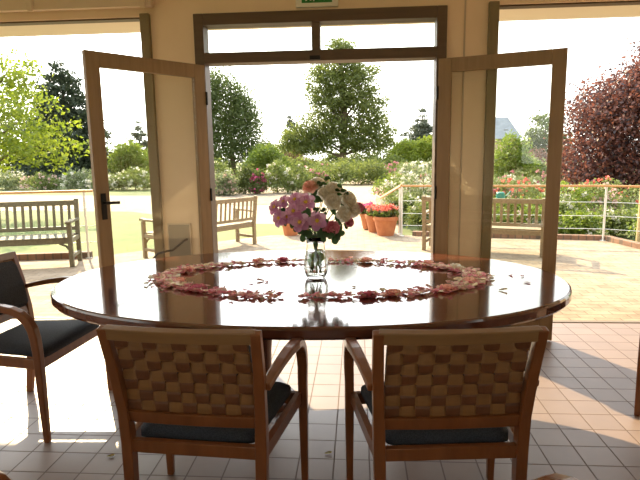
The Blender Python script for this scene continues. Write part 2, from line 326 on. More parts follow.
# ------------------------------------------------------------------ armchairs with woven backs
def make_chair(label,front_pad=True):
    t=thing('armchair',label,'chair')
    zt=.86
    def post(s):
        b=BM(); pts=[(s*.232,-.245,0),(s*.236,-.215,.22),(s*.24,-.205,.42),(s*.243,-.213,.54),(s*.25,-.245,.70),(s*.255,-.29,zt)]
        sweep(b,pts,[.030,.036,.040,.038,.036,.034],[.034,.042,.046,.040,.034,.03],(1,0,0)); return b
    for s in (-1,1): obj('rear_leg',post(s),M_chair,t,bevel=.004)
    # back rails curve gently
    def curved(z,h,th,m,nm,yb,dip=.018):
        b=BM(); pts=[(x,yb-dip*(1-(x/.25)**2),z) for x in [(-.252+.504*i/12) for i in range(13)]]
        sweep(b,pts,h,th,(0,-.22,1)); return obj(nm,b,m,t,bevel=.003)
    curved(.842,.042,.03,M_toprail,'top_rail',-.283)
    curved(.522,.045,.026,M_chair,'lower_rail',-.208,.01)
    # woven straps
    b=BM(); nx,nz=9,7; z0,z1=.545,.822; w=.45
    def ypos(x,z):
        k=(z-.522)/(.842-.522); return -.208-.075*k-(.01+.008*k)*(1-(x/.25)**2)+(.012*math.sin(PI*k))
    for j in range(nz):
        z=z0+(j+.5)*(z1-z0)/nz; hh=(z1-z0)/nz*.47; cols=[]
        for i in range(nx*6+1):
            x=-w/2+w*i/(nx*6); c=x/w*nx+nx/2; ph=math.sin(PI*(c))*(1 if j%2 else -1)
            y=ypos(x,z)-.0042*max(-1,min(1,ph*1.6)); edge=hh*(1-.10*abs(math.sin(PI*c)-0)*0)
            cols.append([b.verts.new((x,y+dy,z+dz)) for dy,dz in ((-.0016,-edge),(-.0026,0),(-.0016,edge),(.002,edge),(.002,-edge))])
        for a,c in zip(cols,cols[1:]):
            for k in range(5): b.faces.new((a[k],a[(k+1)%5],c[(k+1)%5],c[k])).material_index=0
    for i in range(nx):
        x=-w/2+(i+.5)*w/nx; hw=w/nx*.47; rows=[]
        for j in range(nz*6+1):
            z=z0-.004+(z1-z0+.008)*j/(nz*6); c=j/6; ph=math.sin(PI*c)*(1 if i%2 else -1)
            y=ypos(x,z)+.0042*max(-1,min(1,-ph*1.6*(-1)))
            rows.append([b.verts.new((x+dx,y+dy,z)) for dy,dx in ((-.0016,-hw),(-.0026,0),(-.0016,hw),(.002,hw),(.002,-hw))])
        for a,c in zip(rows,rows[1:]):
            for k in range(5): b.faces.new((a[k],a[(k+1)%5],c[(k+1)%5],c[k])).material_index=1
    obj('woven_panel',b,[M_strapL,M_strapD],t)
    b=BM(); cols=[]
    for i in range(13):
        x=-.222+.444*i/12
        cols.append([b.verts.new((x,ypos(x,z)+dy,z)) for dy,z in ((.010,.548),(.030,.575),(.033,.68),(.030,.79),(.010,.818))])
    for a,c in zip(cols,cols[1:]):
        for k in range(5): b.faces.new((a[k],a[(k+1)%5],c[(k+1)%5],c[k]))
    b.faces.new(cols[0]); b.faces.new(cols[-1][::-1])
    obj('back_pad',b,M_fabric2,t,smooth=False)
    # arm that bends down into the front leg
    for s in (-1,1):
        pts=[]; ws=[]; hs=[]
        base=[(-.232,.652),(-.16,.668),(-.08,.682),(0,.690),(.07,.690),(.125,.680),(.17,.660),(.205,.628),(.226,.588),(.236,.54),(.24,.47),(.242,.30),(.244,.0)]
        for k,(y,z) in enumerate(base):
            f=min(1,(y+.232)/.30); x=s*(.264+.042*f)
            if k>9: x=s*.304
            pts.append((x,y,z)); ws.append([.034,.036,.038,.04,.042,.042,.042,.042,.042,.04,.038,.036,.028][k]); hs.append([.026,.027,.029,.032,.034,.036,.038,.040,.041,.041,.040,.037,.028][k])
        b=BM(); sweep(b,pts,ws,hs,(1,0,0)); obj('arm',b,M_chair,t,bevel=.006)
    # seat rails and cushion
    b=BM(); box(b,-.235,.235,-.222,-.196,.385,.43); box(b,-.287,.287,.218,.24,.375,.425)
    for s in (-1,1):
        bar(b,(s*.243,-.21,.405),(s*.288,.232,.402),.024,.05)
    obj('seat_rail',b,M_chair,t,bevel=.002)
    b=BM(); prof=[(.0,.425),(.0,.45),(.02,.466),(.06,.474)]
    rings=[]
    for ins,z in prof:
        ring=[]
        for (cx,cy) in ((-1,-1),(1,-1),(1,1),(-1,1)):
            hx=(.215 if cy<0 else .258)-ins; hy0=-.19+ins; hy1=.245-ins*.8; c=.03
            yv=hy0 if cy<0 else hy1
            pts=[(cx*(hx),yv-cy*c),(cx*(hx-c*.3),yv-cy*c*.3),(cx*(hx-c),yv)]
            if cx*cy<0: pts=pts[::1]
            ring+= (pts if cx*cy>0 and cx<0 or cx*cy>0 and cx>0 else pts[::-1])
        cxm=0; ring.sort(key=lambda p: math.atan2(p[1]-.02,p[0]))
        rings.append([b.verts.new((x,y,z)) for x,y in ring])
    for a,c in zip(rings,rings[1:]):
        n=len(a)
        for k in range(n): b.faces.new((a[k],a[(k+1)%n],c[(k+1)%n],c[k]))
    b.faces.new(rings[0][::-1]); b.faces.new(rings[-1])
    obj('seat_cushion',b,M_fabric,t,smooth=True)
    return t
CHG='woven back armchairs around the oval table'
ch=make_chair('woven back wooden armchair in the foreground, left of the two seen from behind')
ch['group']=CHG; ch.location=(-.551,1.88,0); ch.rotation_euler=(0,0,R(-4))
for loc,rz,lab in [((.288,1.895,0),5.5,'woven back wooden armchair in the foreground, right of the two seen from behind'),
                   ((-1.775,2.70,0),-94,'wooden armchair with blue seat facing the left end of the table'),
                   ((1.875,2.83,0),46,'wooden armchair at the right end of the table, barely at the picture edge'),
                   ((-1.25,1.10,0),-28,'wooden armchair nearest the camera, its dark arm filling the bottom left corner'),
                   ((.785,1.082,0),20,'wooden armchair whose arm top just shows at the bottom edge on the right')]:
    c=copy_tree(ch); c.location=loc; c.rotation_euler=(0,0,R(rz)); c['label']=lab

# ------------------------------------------------------------------ oval table
TX,TY,TA,TB,TZ=-.275,2.84,1.358,.86,.74
t=thing('dining_table','large glossy dark mahogany oval table strewn with rose petals','table',(TX,TY,0))
def oval(b,rows,n=96,p=2.12):
    rings=[]
    for da,z in rows:
        r=[]
        for k in range(n):
            a=2*PI*k/n; c,s=math.cos(a),math.sin(a)
            r.append(b.verts.new(((TA+da)*abs(c)**(2/p)*(1 if c>=0 else -1),(TB+da)*abs(s)**(2/p)*(1 if s>=0 else -1),z)))
        rings.append(r)
    for a,c in zip(rings,rings[1:]):
        for k in range(n): b.faces.new((a[k],a[(k+1)%n],c[(k+1)%n],c[k]))
    b.faces.new(rings[0][::-1]); b.faces.new(rings[-1]); return b
obj('tabletop',oval(BM(),[(-.03,.683),(-.008,.686),(0,.697),(0,.727),(-.004,.736),(-.012,.74)]),M_tabletop,t)
for x in (-.28,.58-.02):
    b=BM(); lathe(b,[(0,.0),(.20,.0),(.205,.012),(.19,.03),(.07,.06),(.055,.10),(.06,.30),(.075,.45),(.06,.58),(.09,.66),(.12,.683),(0,.683)],24,(x,0.05,0)); obj('pedestal',b,M_tabledark,t,smooth=False)

# vase, bouquet
VX,VY=-.227,2.835
M_vglass=mat('vase glass',(1,1,1),.0,0,.5,Transmission_Weight=1.0,IOR=1.45)
M_water=mat('vase water',(.93,.98,.93),.0,0,.5,Transmission_Weight=1.0,IOR=1.33)
v=thing('glass_vase','clear glass vase of water holding the bouquet at the middle of the table','vase',(VX,VY,TZ+.0015)); v.scale=(1.07,1.07,1)
b=BM(); outer=[(0,0),(.043,0),(.050,.008),(.058,.03),(.063,.055),(.062,.08),(.055,.12),(.047,.16),(.045,.19),(.050,.225)]
inner=[(.047,.226),(.0425,.19),(.0445,.16),(.0525,.12),(.0595,.08),(.0605,.055),(.055,.03),(.045,.014),(0,.012)]
lathe(b,outer+inner,40); obj('vase_body',b,M_vglass,v,smooth=True)
b=BM(); lathe(b,[(0,.0125),(.0445,.0145),(.0545,.03),(.060,.055),(.059,.08),(.052,.12),(.0455,.15),(0,.15)],40); obj('water',b,M_water,v,smooth=False)

M_stem=mat('green stem',(.06,.14,.03),.5); M_leafd=leafmat('dark rose leaf',(.02,.055,.012,1),(.05,.11,.025,1),.35)
def petalmat(n,a,b_,tr=.35): return leafmat(n,a,b_,tr,.5)
PT_lilac=petalmat('lilac pink petal',(.55,.20,.38,1),(.85,.55,.68,1),.45); PT_white=petalmat('cream white petal',(.76,.68,.52,1),(.97,.95,.88,1),.6)
PT_pink=petalmat('deep pink petal',(.62,.14,.22,1),(.76,.30,.34,1)); PT_blush=petalmat('blush petal',(.88,.46,.36,1),(.93,.64,.50,1),.5)
M_yellow=mat('yellow stamens',(.65,.42,.05),.7)
def petal(b,origin,direc,up,L,W,curl=.3,cup=.25,nu=5,nv=5,mi=0):
    """a curved petal growing from origin along direc; curl bends it up/down, cup makes it a bowl"""
    d=Vector(direc).normalized(); u=Vector(up); u=(u-d*u.dot(d)).normalized(); s=d.cross(u); g=[]
    for i in range(nu):
        f=i/(nu-1); wid=W*math.sin(PI*(.12+.70*f))**.7*(.35+.65*min(1,f*1.6)) if i<nu-1 else W*.62
        row=[]
        for j in range(nv):
            q=j/(nv-1)*2-1
            ruff=.04*L*math.sin(q*5+f*3)*f
            row.append(b.verts.new(Vector(origin)+d*(L*f*(1-.10*q*q*f))+s*(wid*q)+u*(curl*L*f*f+cup*W*q*q+ruff)))
        g.append(row)
    for i in range(nu-1):
        for j in range(nv-1): b.faces.new((g[i][j],g[i][j+1],g[i+1][j+1],g[i+1][j])).material_index=mi
def frame_of(n):
    n=Vector(n).normalized(); a=Vector((0,0,1)) if abs(n.z)<.8 else Vector((1,0,0)); s=n.cross(a).normalized(); return n,s,s.cross(n)
def open_rose(center,n,r,m,parent,seed):
    rr=random.Random(seed); n,s,u=frame_of(n); c=Vector(center); b=BM(); k=7
    for ring,(nn,rad,tilt) in enumerate(((5,1.08,.12),(5,.78,.45))):
        for i in range(nn):
            a=2*PI*(i+.5*ring)/nn+rr.uniform(-.15,.15); d=s*math.cos(a)+u*math.sin(a)
            petal(b,c+n*.002*ring,d+n*tilt,n,r*rad,r*rad*.46,(-.15 if ring==0 else .12)+rr.uniform(-.08,.08),.30)
    obj('petals',b,m,parent,smooth=True)
    b=BM(); bmesh.ops.create_icosphere(b,subdivisions=2,radius=r*.22,matrix=Matrix.Translation(c+n*r*.12))
    for i in range(14):
        a=rr.uniform(0,2*PI); d=(s*math.cos(a)+u*math.sin(a))*r*rr.uniform(.12,.28); tube(b,[c+n*r*.1,c+d+n*r*.3],r*.025,4)
    obj('stamens',b,M_yellow,parent)
def double_rose(center,n,r,m,parent,seed):
    rr=random.Random(seed); n,s,u=frame_of(n); c=Vector(center); b=BM()
    for ring,(nn,rad,tilt,curl) in enumerate(((6,1.0,.05,-.05),(6,.95,.35,.05),(6,.85,.75,.1),(5,.72,1.3,.1),(5,.55,2.2,.0),(4,.42,4,.0))):
        for i in range(nn):
            a=2*PI*(i+.5*(ring%2))/nn+rr.uniform(-.25,.25)+ring*.3; d=s*math.cos(a)+u*math.sin(a)
            petal(b,c+n*(.002*ring-.3*r)+d*r*.04,d+n*tilt,n if tilt<1 else -d,r*rad*(1+.0*ring),r*rad*.55,curl if tilt<1 else -.18,.28 if tilt<1 else -.25)
    return obj('petals',b,m,parent,smooth=True)
def loose_rose(m,parent,seed,r):
    """an opened rose lying on the table, its petals falling apart"""
    rr=random.Random(seed); b=BM()
    for ring,(nn,rad,tilt,z) in enumerate(((7,1.15,.10,.004),(6,.95,.45,.008),(5,.75,.9,.010),(4,.55,1.8,.012))):
        for i in range(nn):
            a=2*PI*i/nn+rr.uniform(-.35,.35)+ring*.5; q=rad*rr.uniform(.85,1.15)
            petal(b,(.004*math.cos(a),.004*math.sin(a),z),(math.cos(a),math.sin(a),tilt+rr.uniform(-.05,.25)),(0,0,1) if tilt<1 else (-math.cos(a),-math.sin(a),.2),r*q,r*q*.55,rr.uniform(-.05,.1) if tilt<1 else -.15,.3 if tilt<1 else -.25)
    zmin=min(v.co.z for v in b.verts); bmesh.ops.translate(b,verts=b.verts,vec=(0,0,.0012-zmin))
    return obj('petals',b,m,parent,smooth=True)
def stem(center,n,parent,k):
    c=Vector(center)-Vector(VC)*0; n=Vector(n).normalized(); b=BM()
    a=k*2.4; p0=c-n*.012; p1=Vector((VC[0]+.022*math.cos(a),VC[1]+.022*math.sin(a),TZ+.225)); p2=Vector((VC[0]-.025*math.cos(a),VC[1]-.025*math.sin(a),TZ+.03+.02*(k%3)))
    mid=(p0*.5+p1*.5)+Vector((0,0,.015)); pts=[]
    for i in range(9):
        f=i/8
        pts.append((1-f)**2*p0+2*f*(1-f)*mid+f*f*p1 if f<1 else p1)
    pts.append(p1*.5+p2*.5); pts.append(p2)
    tube(b,pts,.0022,6); st=obj('stem',b,M_stem,parent)
    return st
def leafb(b,o,d,up,L,W):
    petal(b,o,d,up,L,W*.5,-.25,-.12,5,3)
VC=(VX,VY,TZ)
def px(x,y,dy=0):      # bouquet spots measured in centimetres across and above the vase foot
    return (VX+x/100,VY+dy,TZ+y/100)
FLW=[ # kind, x cm, z cm, depth offset, radius, material, label
 ('o',-21.2,38.8,-.01,.040,PT_lilac,'single lilac pink rose at the far left of the bouquet, upper one'),
 ('o',-18.6,33.2,-.04,.042,PT_lilac,'single lilac pink rose lowest at the left side of the bouquet'),
 ('o',-16.6,41.5,.01,.038,PT_lilac,'single lilac pink rose high at the left shoulder of the bouquet'),
 ('o',-10.6,37.2,-.06,.043,PT_lilac,'single lilac pink rose in the middle of the pink cluster'),
 ('o',-10.2,42.8,-.02,.040,PT_lilac,'single lilac pink rose at the top of the pink cluster'),
 ('o',-4.2,41.6,-.05,.044,PT_lilac,'single lilac pink rose nearest the centre of the bouquet, upper right of the pink cluster'),
 ('o',-7.2,31.6,-.08,.046,PT_lilac,'single lilac pink rose at the bottom of the pink cluster, facing forward'),
 ('o',1.6,32.2,-.08,.045,PT_lilac,'single lilac pink rose just above the vase rim, under the white roses'),
 ('o',-14.4,33.6,-.02,.036,PT_lilac,'single lilac pink rose tucked between its neighbours low on the left'),
 ('d',1.2,51.5,.02,.045,PT_white,'cream white double rose topmost in the bouquet'),
 ('d',10.6,48.0,-.02,.052,PT_white,'large white double rose in the upper middle of the bouquet'),
 ('d',10.0,42.2,-.06,.046,PT_white,'white double rose at the front centre of the white cluster'),
 ('d',18.2,42.8,-.02,.052,PT_white,'large white double rose at the right shoulder of the bouquet'),
 ('d',20.8,37.6,-.01,.047,PT_white,'white double rose at the far right edge of the bouquet'),
 ('d',15.8,35.6,-.05,.046,PT_white,'white double rose low in the white cluster'),
 ('d',5.4,46.2,-.03,.038,PT_white,'small white double rose between the pink and the white clusters'),
 ('d',-2.6,49.8,-.01,.038,PT_blush,'blush pink rose at the top left of the white cluster'),
 ('d',9.9,28.2,-.07,.036,PT_pink,'deep pink double rose low on the right above the big green leaf'),
 ('d',5.4,28.0,-.05,.026,PT_pink,'deep pink rosebud beside the low deep pink rose'),
 ('d',18.6,30.6,-.02,.026,PT_pink,'small deep pink rose poking out low at the right'),
 ('d',24.0,38.2,.02,.028,PT_pink,'deep pink rose at the right rim behind the white roses'),
]
for k,(kind,x,z,dy,r,m,lab) in enumerate(FLW):
    c=px(x,z,dy); f=thing('cut_rose',lab,'flower',(0,0,0),0,'roses in the vase')
    n=Vector((x/100*1.2,dy*2-.20,(z-30)/100*.9+.05))
    if kind=='o': open_rose(c,n,r*1.12,m,f,k)
    else: double_rose(c,n,r*(1.0 if m is PT_white else 1.1),m,f,k)
    stem(c,n,f,k)
    b=BM(); rr=random.Random(k+50); nn=Vector(n).normalized()
    for q in range(4):
        o=Vector(c)-nn*(.03+.018*q); a=rr.uniform(0,2*PI); n_,s_,u_=frame_of(nn)
        d=(s_*math.cos(a)+u_*math.sin(a))-Vector((0,.1,.15)); leafb(b,o,d,nn,rr.uniform(.035,.055),rr.uniform(.022,.032))
    obj('leaf',b,M_leafd,f,smooth=True)
# leafy sprigs that fill the bouquet
SPR=[(6,27.5,-.07,'dark leafy sprig hanging over the right of the vase rim'),(-6,27,-.05,'dark leafy sprig under the pink roses at the left of the rim'),(10.5,25.5,-.06,'dark green leaf spray drooping lowest at the right of the bouquet'),
     (3,38,-.06,'dark bud sprig between the pink and white roses'),(6,52,.0,'dark bud sprig poking up beside the topmost rose'),(17,47,-.03,'dark bud sprig at the upper right of the white roses'),(-3,30,-.03,'dark leaf sprig in the heart of the bouquet')]
for k,(x,z,dy,lab) in enumerate(SPR):
    f=thing('leaf_sprig',lab,'leaves',(0,0,0),0,'leaf sprigs in the vase'); rr=random.Random(90+k); c=Vector(px(x,z,dy)); b=BM()
    for q in range(6):
        a=rr.uniform(0,2*PI); d=Vector((math.cos(a),-.4+.4*math.sin(a),(math.sin(a)*.7-.35) if z<35 else .6*math.sin(a)+.4)); sc=(1.2 if z<35 else .7)
        leafb(b,c+Vector((rr.uniform(-.03,.03),rr.uniform(-.02,.02),rr.uniform(-.02,.02))),d,(0,-1,.6),rr.uniform(.035,.055)*sc,rr.uniform(.025,.036)*sc)
    obj('leaves',b,M_leafd,f,smooth=True); stem(c,(x,-8,20),f,k+3)
f=thing('leaf_sprig','green leaves sunk in the water inside the glass vase','leaves',(0,0,0),0,'leaf sprigs in the vase'); b=BM(); rr=random.Random(5)
for q in range(14):
    a=rr.uniform(0,2*PI); o=Vector((VX+.012*math.cos(a),VY+.012*math.sin(a),TZ+rr.uniform(.06,.11))); leafb(b,o,(math.cos(a)*.55,math.sin(a)*.55,.9),(0,-1,0),rr.uniform(.03,.042),.024)
obj('leaves',b,leafmat('wet green leaf',(.12,.32,.03,1),(.22,.42,.06,1),.6),f,smooth=True)

# ------------------------------------------------------------------ fallen petals in a ring
RX,RY,RA,RB=-.215,2.845,.85,.43
def ring_spot(a,spread):
    j=rng.normal(0,spread); w=1+j
    return RX+RA*w*math.cos(a),RY+RB*(1+j*1.5)*math.sin(a)
PM=[]   # petal shapes
def pmesh(m,seed,flat=False):
    b=BM(); rr=random.Random(seed); L=rr.uniform(.030,.042)
    petal(b,(-L/2,0,.003),(1,0,rr.uniform(-.02,.06)),(0,0,1),L,L*rr.uniform(.36,.5),rr.uniform(.05,.22),rr.uniform(.12,.45),5,4)
    zmin=min(v.co.z for v in b.verts); bmesh.ops.translate(b,verts=b.verts,vec=(0,0,-zmin+.0012))
    me=bpy.data.meshes.new('petal'); b.to_mesh(me); b.free(); me.materials.append(m); me.polygons.foreach_set('use_smooth',[True]*len(me.polygons)); return me
PT_fp=petalmat('fallen pink petal',(.72,.20,.27,1),(.90,.50,.52,1),.62); PT_fc=petalmat('fallen cream petal',(.88,.76,.50,1),(.95,.89,.72,1),.62); PT_fl=petalmat('fallen pale pink petal',(.88,.52,.48,1),(.95,.76,.68,1),.62)
kinds=[('pink',PT_fp),('cream',PT_fc),('pale pink',PT_fl)]
PMS={n:[pmesh(m,i*7+len(n)) for i in range(5)] for n,m in kinds}
def place_petal(kind,x,y,z,where):
    o=bpy.data.objects.new('rose_petal',PMS[kind][rng.integers(5)]); COL.objects.link(o); o.location=(x,y,z)
    o.rotation_euler=(rng.normal(0,.15),rng.normal(0,.15),rng.uniform(0,2*PI)); s=rng.uniform(.8,1.15); o.scale=(s,s,s)
    tag(o,f'fallen {kind} rose petal on the table, {where}','petal',f'{kind} petals, {where}')
n=0
def dens(a):   # gaps the ring shows in front, left of the vase's reflection
    d=math.degrees(a)%360
    if 260<d<267: return .1
    if 267<d<272: return .6
    return 1
while n<292:
    a=rng.uniform(0,2*PI)
    if rng.random()>dens(a): continue
    x,y=ring_spot(a,.055); d=math.degrees(a)%360
    where='in the near arc of the ring' if 200<d<340 else ('in the far arc of the ring' if 30<d<150 else ('in the left heap of the ring' if d<=200 and d>=150 else 'in the right heap of the ring'))
    pc=rng.random(); side=150<=d<=215 or d>=320 or d<=30
    kind='cream' if pc<(.34 if side else .12) else ('pale pink' if pc<(.6 if side else .35) else 'pink')
    if 30<d<150: kind='cream' if pc<.35 else ('pale pink' if pc<.7 else 'pink')
    place_petal(kind,x,y,TZ+.001+.004*rng.integers(0,4),where); n+=1
for x,y,kind in [(.93-.05,2.86,'pink'),(.86,2.72,'pink'),(.70,2.56,'cream'),(-.52,2.75,'pale pink'),(-.48,2.72,'pink'),(-.56,2.70,'pink'),(-.02,2.62,'cream'),(.83,2.89,'pink')]:
    place_petal(kind,x,y,TZ+.001,'loose apart from the ring')
# the rest of the petals of the heaps
b=BM()
me=bpy.data.meshes.new('petal_heap'); V=[];Fc=[];MI=[]
for q in range(1050):
    a=rng.uniform(0,2*PI)
    if rng.random()>dens(a): continue
    if rng.random()<.35: a=rng.choice([0,PI])+rng.normal(0,.45)
    x,y=ring_spot(a,.034); d=math.degrees(a)%360; side=140<=d<=215 or d>=320 or d<=40
    k=rng.choice(3,p=[.35,.33,.32] if side else ([.62,.13,.25] if 200<d<340 else [.35,.35,.3])); src=PMS[kinds[k][0]][rng.integers(5)]
    M=Matrix.Translation((x,y,TZ+.004+.007*rng.random()))@Matrix.Rotation(rng.uniform(0,2*PI),4,'Z')@Matrix.Rotation(rng.normal(0,.3),4,'X')
    n0=len(V); V+=[tuple(M@v.co) for v in src.vertices]; Fc+=[tuple(n0+i for i in p.vertices) for p in src.polygons]; MI+=[int(k)]*len(src.polygons)
me.from_pydata(V,[],Fc)
for _,m in kinds: me.materials.append(m)
me.polygons.foreach_set('material_index',MI); me.polygons.foreach_set('use_smooth',[True]*len(Fc))
o=bpy.data.objects.new('rose_petals',me); COL.objects.link(o); tag(o,'heaped pink and cream rose petals strewn in a ring on the dark table','petals',kind='stuff'); b.free()
# whole rose heads lying in the ring
HD=[(-.94,2.70,PT_blush,'peach rose head lying in the left heap of petals, nearer one'),(-.98,2.98,PT_blush,'peach rose head lying in the left heap of petals, further one'),
    (-.62,3.24,PT_blush,'orange pink rose head in the far arc of petals left of the vase'),(-.47,3.27,PT_pink,'pink rose head in the far arc just left of the vase'),
    (.05,3.25,PT_blush,'peach rose head in the far arc of petals right of the vase'),(.42,3.15,PT_blush,'peach rose head at the far right bend of the petal ring'),
    (.56,3.03,PT_white,'white rose head lying at the right end of the petal ring'),(.57,2.70,PT_blush,'large peach rose head in the right heap of petals'),
    (.43,2.55,PT_blush,'peach rose head at the near right of the petal ring'),(.17,2.47,PT_blush,'apricot rose head in the near arc right of the vase'),
    (.05,2.43,PT_pink,'deep pink rose head in the near arc of petals'),(-.80,2.56,PT_pink,'pink rose head in the near left bend of the ring')]
for k,(x,y,m,lab) in enumerate(HD):
    f=thing('fallen_rose',lab,'flower',(x,y,TZ),0,'rose heads lying in the petal ring')
    loose_rose(m,f,200+k,.036 if m is not PT_white else .042)
# bits on the tiled floor
for x,y,lab in [(-.16,2.63-.3,'small yellow leaf fallen on the tiles between the two near chairs'),(-1.14,2.60,'tiny brown leaf scrap on the tiles at the edge of the sunlit patch'),(-1.19,2.26,'brown leaf scrap on the tiles in front of the left armchair')]:
    b=BM(); petal(b,(0,0,.004),(1,.3,0),(0,0,1),.035,.012,.1,.1); o=obj('fallen_leaf',b,leafmat('dry leaf',(.35,.25,.05,1),(.4,.3,.08,1)),None); o.location=(x,y,.001); tag(o,lab,'leaf')

# ------------------------------------------------------------------ the terrace and garden
GY=WD+.17
def sheet(name,pts,z,m,th=.02):
    b=BM(); a=[b.verts.new((x,y,z)) for x,y in pts]; c=[b.verts.new((x,y,z-th)) for x,y in pts]; n=len(pts)
    b.faces.new(a); b.faces.new(c[::-1])
    for i in range(n): b.faces.new((a[i],a[(i+1)%n],c[(i+1)%n],c[i]))
    return struct(name,b,m)
sheet('garden_ground',[(-90,WD+1),(90,WD+1),(90,140),(-90,140)],-.06,M_earth,.1)
sheet('terrace',[(-12,GY),(9,GY),(9,6.0),(4.12,8.0),(3.98,8.62),(2.2,8.92),(1.05,9.25),(.72,9.3),(.45,10.0),(-1.6,9.3),(-3.9,7.25),(-5.9,6.8),(-12,5.2)],0,M_pave,.08)
sheet('lawn',[(-3.9,7.3),(-2.9,8.0),(-1.7,9.1),(-.5,9.7),(-.5,10.9),(-3.0,11.2),(-6,13.8),(-16,15.2),(-16,6.3),(-5.9,6.9)],-.015,M_lawn,.05)
sheet('garden_path',[(-16,15.2),(-6,13.8),(-3.0,11.2),(-.5,10.9),(-.5,9.7),(-1.6,9.25),(.5,9.6),(.75,9.4),(.95,13),(1.3,20),(1.0,32),(-.4,32),(-1.2,19),(-3.2,16.3),(-6.5,19.5),(-16,21)],-.02,M_path,.04)
sheet('gravel_bed',[(-3.4,15.2),(-1.2,16.5),(-1.0,24),(-8,24),(-6.5,19.5)],-.012,M_grav,.03)

sheet('bounce_lawn_rear',[(-60,-60),(60,-60),(60,-3.5),(-60,-3.5)],-.06,M_lawn,.05)  # unseen ground on three sides, added to bounce daylight through the added windows
sheet('bounce_lawn_left',[(-60,-3.5),(-5.2,-3.5),(-5.2,4.3),(-60,4.3)],-.06,M_lawn,.05)
sheet('bounce_lawn_right',[(4.5,-3.5),(60,-3.5),(60,4.3),(4.5,4.3)],-.06,M_lawn,.05)

# brick kerbs
b=BM(); bar(b,(-3.80,7.27,.04),(-9,6.25,.04),.11,.10); struct('brick_kerb_left',b,M_kerb,bevel=.008)
b=BM(); bar(b,(.95,9.25,.03),(3.93,8.66,.03),.11,.09); bar(b,(3.93,8.66,.03),(4.25,7.0,.03),.11,.09); struct('brick_kerb_right',b,M_kerb,bevel=.008)

# railings
def railing(name,label,pts,posts,zt,group=None,cables=(.25,.47,.69),railm=M_rail,handz=None):
    t=thing(name,label,'railing',(posts[0][0],posts[0][1],0)); ox,oy=posts[0]
    hz=handz or [zt]*len(pts)
    b=BM(); sweep(b,[(x-ox,y-oy,z) for (x,y),z in zip(pts,hz)],.055,.032,(0,0,1) if False else (0,1,0)); obj('handrail',b,railm,t,bevel=.006)
    for i,(x,y) in enumerate(posts):
        z=zt if handz is None else handz[min(i,len(handz)-1)]
        b=BM(); tube(b,[(x-ox,y-oy,0),(x-ox,y-oy,z-.016)],.017,10); lathe(b,[(0,0),(.045,0),(.045,.008),(.017,.012)],12,(x-ox,y-oy,0)); obj('post',b,M_steel,t)
    for c in cables:
        b=BM(); tube(b,[(x-ox,y-oy,c*z/.92) for (x,y),z in zip(pts,hz)],.005,6); obj('cable',b,M_steel,t)
    return t
railing('terrace_railing','cable railing with orange varnished handrail behind the left garden bench',[(-3.70,7.25),(-9,5.75)],[(-3.82,7.22),(-6.0,6.6),(-8.2,5.98)],.955,cables=(.22,.45,.68))
railing('terrace_railing','cable railing behind the right garden bench, turning a corner by the timber post',[(.755,9.18),(3.86,8.60),(4.30,8.30),(6.2,6.9)],[(.755,9.18),(3.86,8.60)],.862,cables=(.20,.42,.65))
railing('ramp_railing','sloping handrail running away down the path beyond the flower pots',[(.74,9.22),(.52,12.0),(.48,13.5)],[(.735,9.4),(.52,12.0),(.48,13.5)],.862,handz=[.862,.44,.30],cables=())
b=BM(); tube(b,[(0,0,-.03),(0,0,1.0)],[.06,.055],14); o=obj('timber_post',b,M_raildull,None); o.location=(4.33,8.42,0); tag(o,'stout round tan timber post standing at the railing corner on the right','post')

# garden benches
def bench(label,back_right,v,L,s,m):
    """origin at the right rear leg when seen from the front"""
    t=thing('garden_bench',label,'bench',(*back_right,0),0,'wooden garden benches on the terrace',s)
    v=Vector((v[0],v[1],0)).normalized(); f=Vector((-v.y,v.x,0)) 
    t.rotation_euler=(0,0,math.atan2(v.y,v.x)); L=L/s
    # local: x along the bench, y to the front, z up
    def add(nm,fn,parent=t):
        b=BM(); fn(b); return obj(nm,b,m,parent,bevel=.006)
    for x in (0,L):
        add('rear_leg',lambda b:sweep(b,[(x,0,0),(x,.0,.42),(x,-.07,.93)],.06,.055,(1,0,0)))
        add('front_leg',lambda b:box(b,x-.03,x+.03,.46,.52,0,.62))
        add('arm',lambda b:sweep(b,[(x,-.03,.63),(x,.2,.645),(x,.42,.64),(x,.53,.655),(x,.56,.635)],.075,.035,(1,0,0)))
        add('stretcher',lambda b:box(b,x-.02,x+.02,0,.48,.12,.17))
        add('side_rail',lambda b:box(b,x-.02,x+.02,0,.48,.34,.41))
    add('front_rail',lambda b:box(b,0,L,.465,.49,.335,.41))
    add('rear_rail',lambda b:box(b,0,L,.0,.025,.335,.41))
    for sx,x0 in ((1,.03),(-1,L-.03)):
        add('brace',lambda b:sweep(b,[(x0,.478,.25),(x0+sx*.03,.478,.30),(x0+sx*.12,.478,.34)],.022,.03,(0,1,0)))
    def seat(b):
        for i in range(6): box(b,.02 if i<5 else .0,L-.02 if i<5 else L,.02+i*.083,.02+i*.083+.07,.41,.43)
    add('seat',seat)
    add('top_rail',lambda b:bar(b,(0,-.066,.875),(L,-.066,.875),.035,.075))
    add('lower_back_rail',lambda b:bar(b,(0,-.015,.50),(L,-.015,.50),.035,.055))
    def slats(b):
        n=round(L/.105)
        for i in range(1,n):
            x=L*i/n; bar(b,(x,-.018,.51),(x,-.062,.86),.042,.016,(0,1,0))
    add('back_slats',slats); return t
bench('grey green wooden garden bench at the left, facing the room in front of the railing',(-3.86,7.05),(-.96,-.28),1.75,.92,M_benchg)
bench('wooden garden bench seen from behind between the open door and the bouquet',(-2.68,7.02),(.59,.80),1.72,.84,M_bench)
bench('wooden garden bench seen from behind through the right open door glass',(.97,7.8),(.93,-.36),1.6,.86,M_bench)

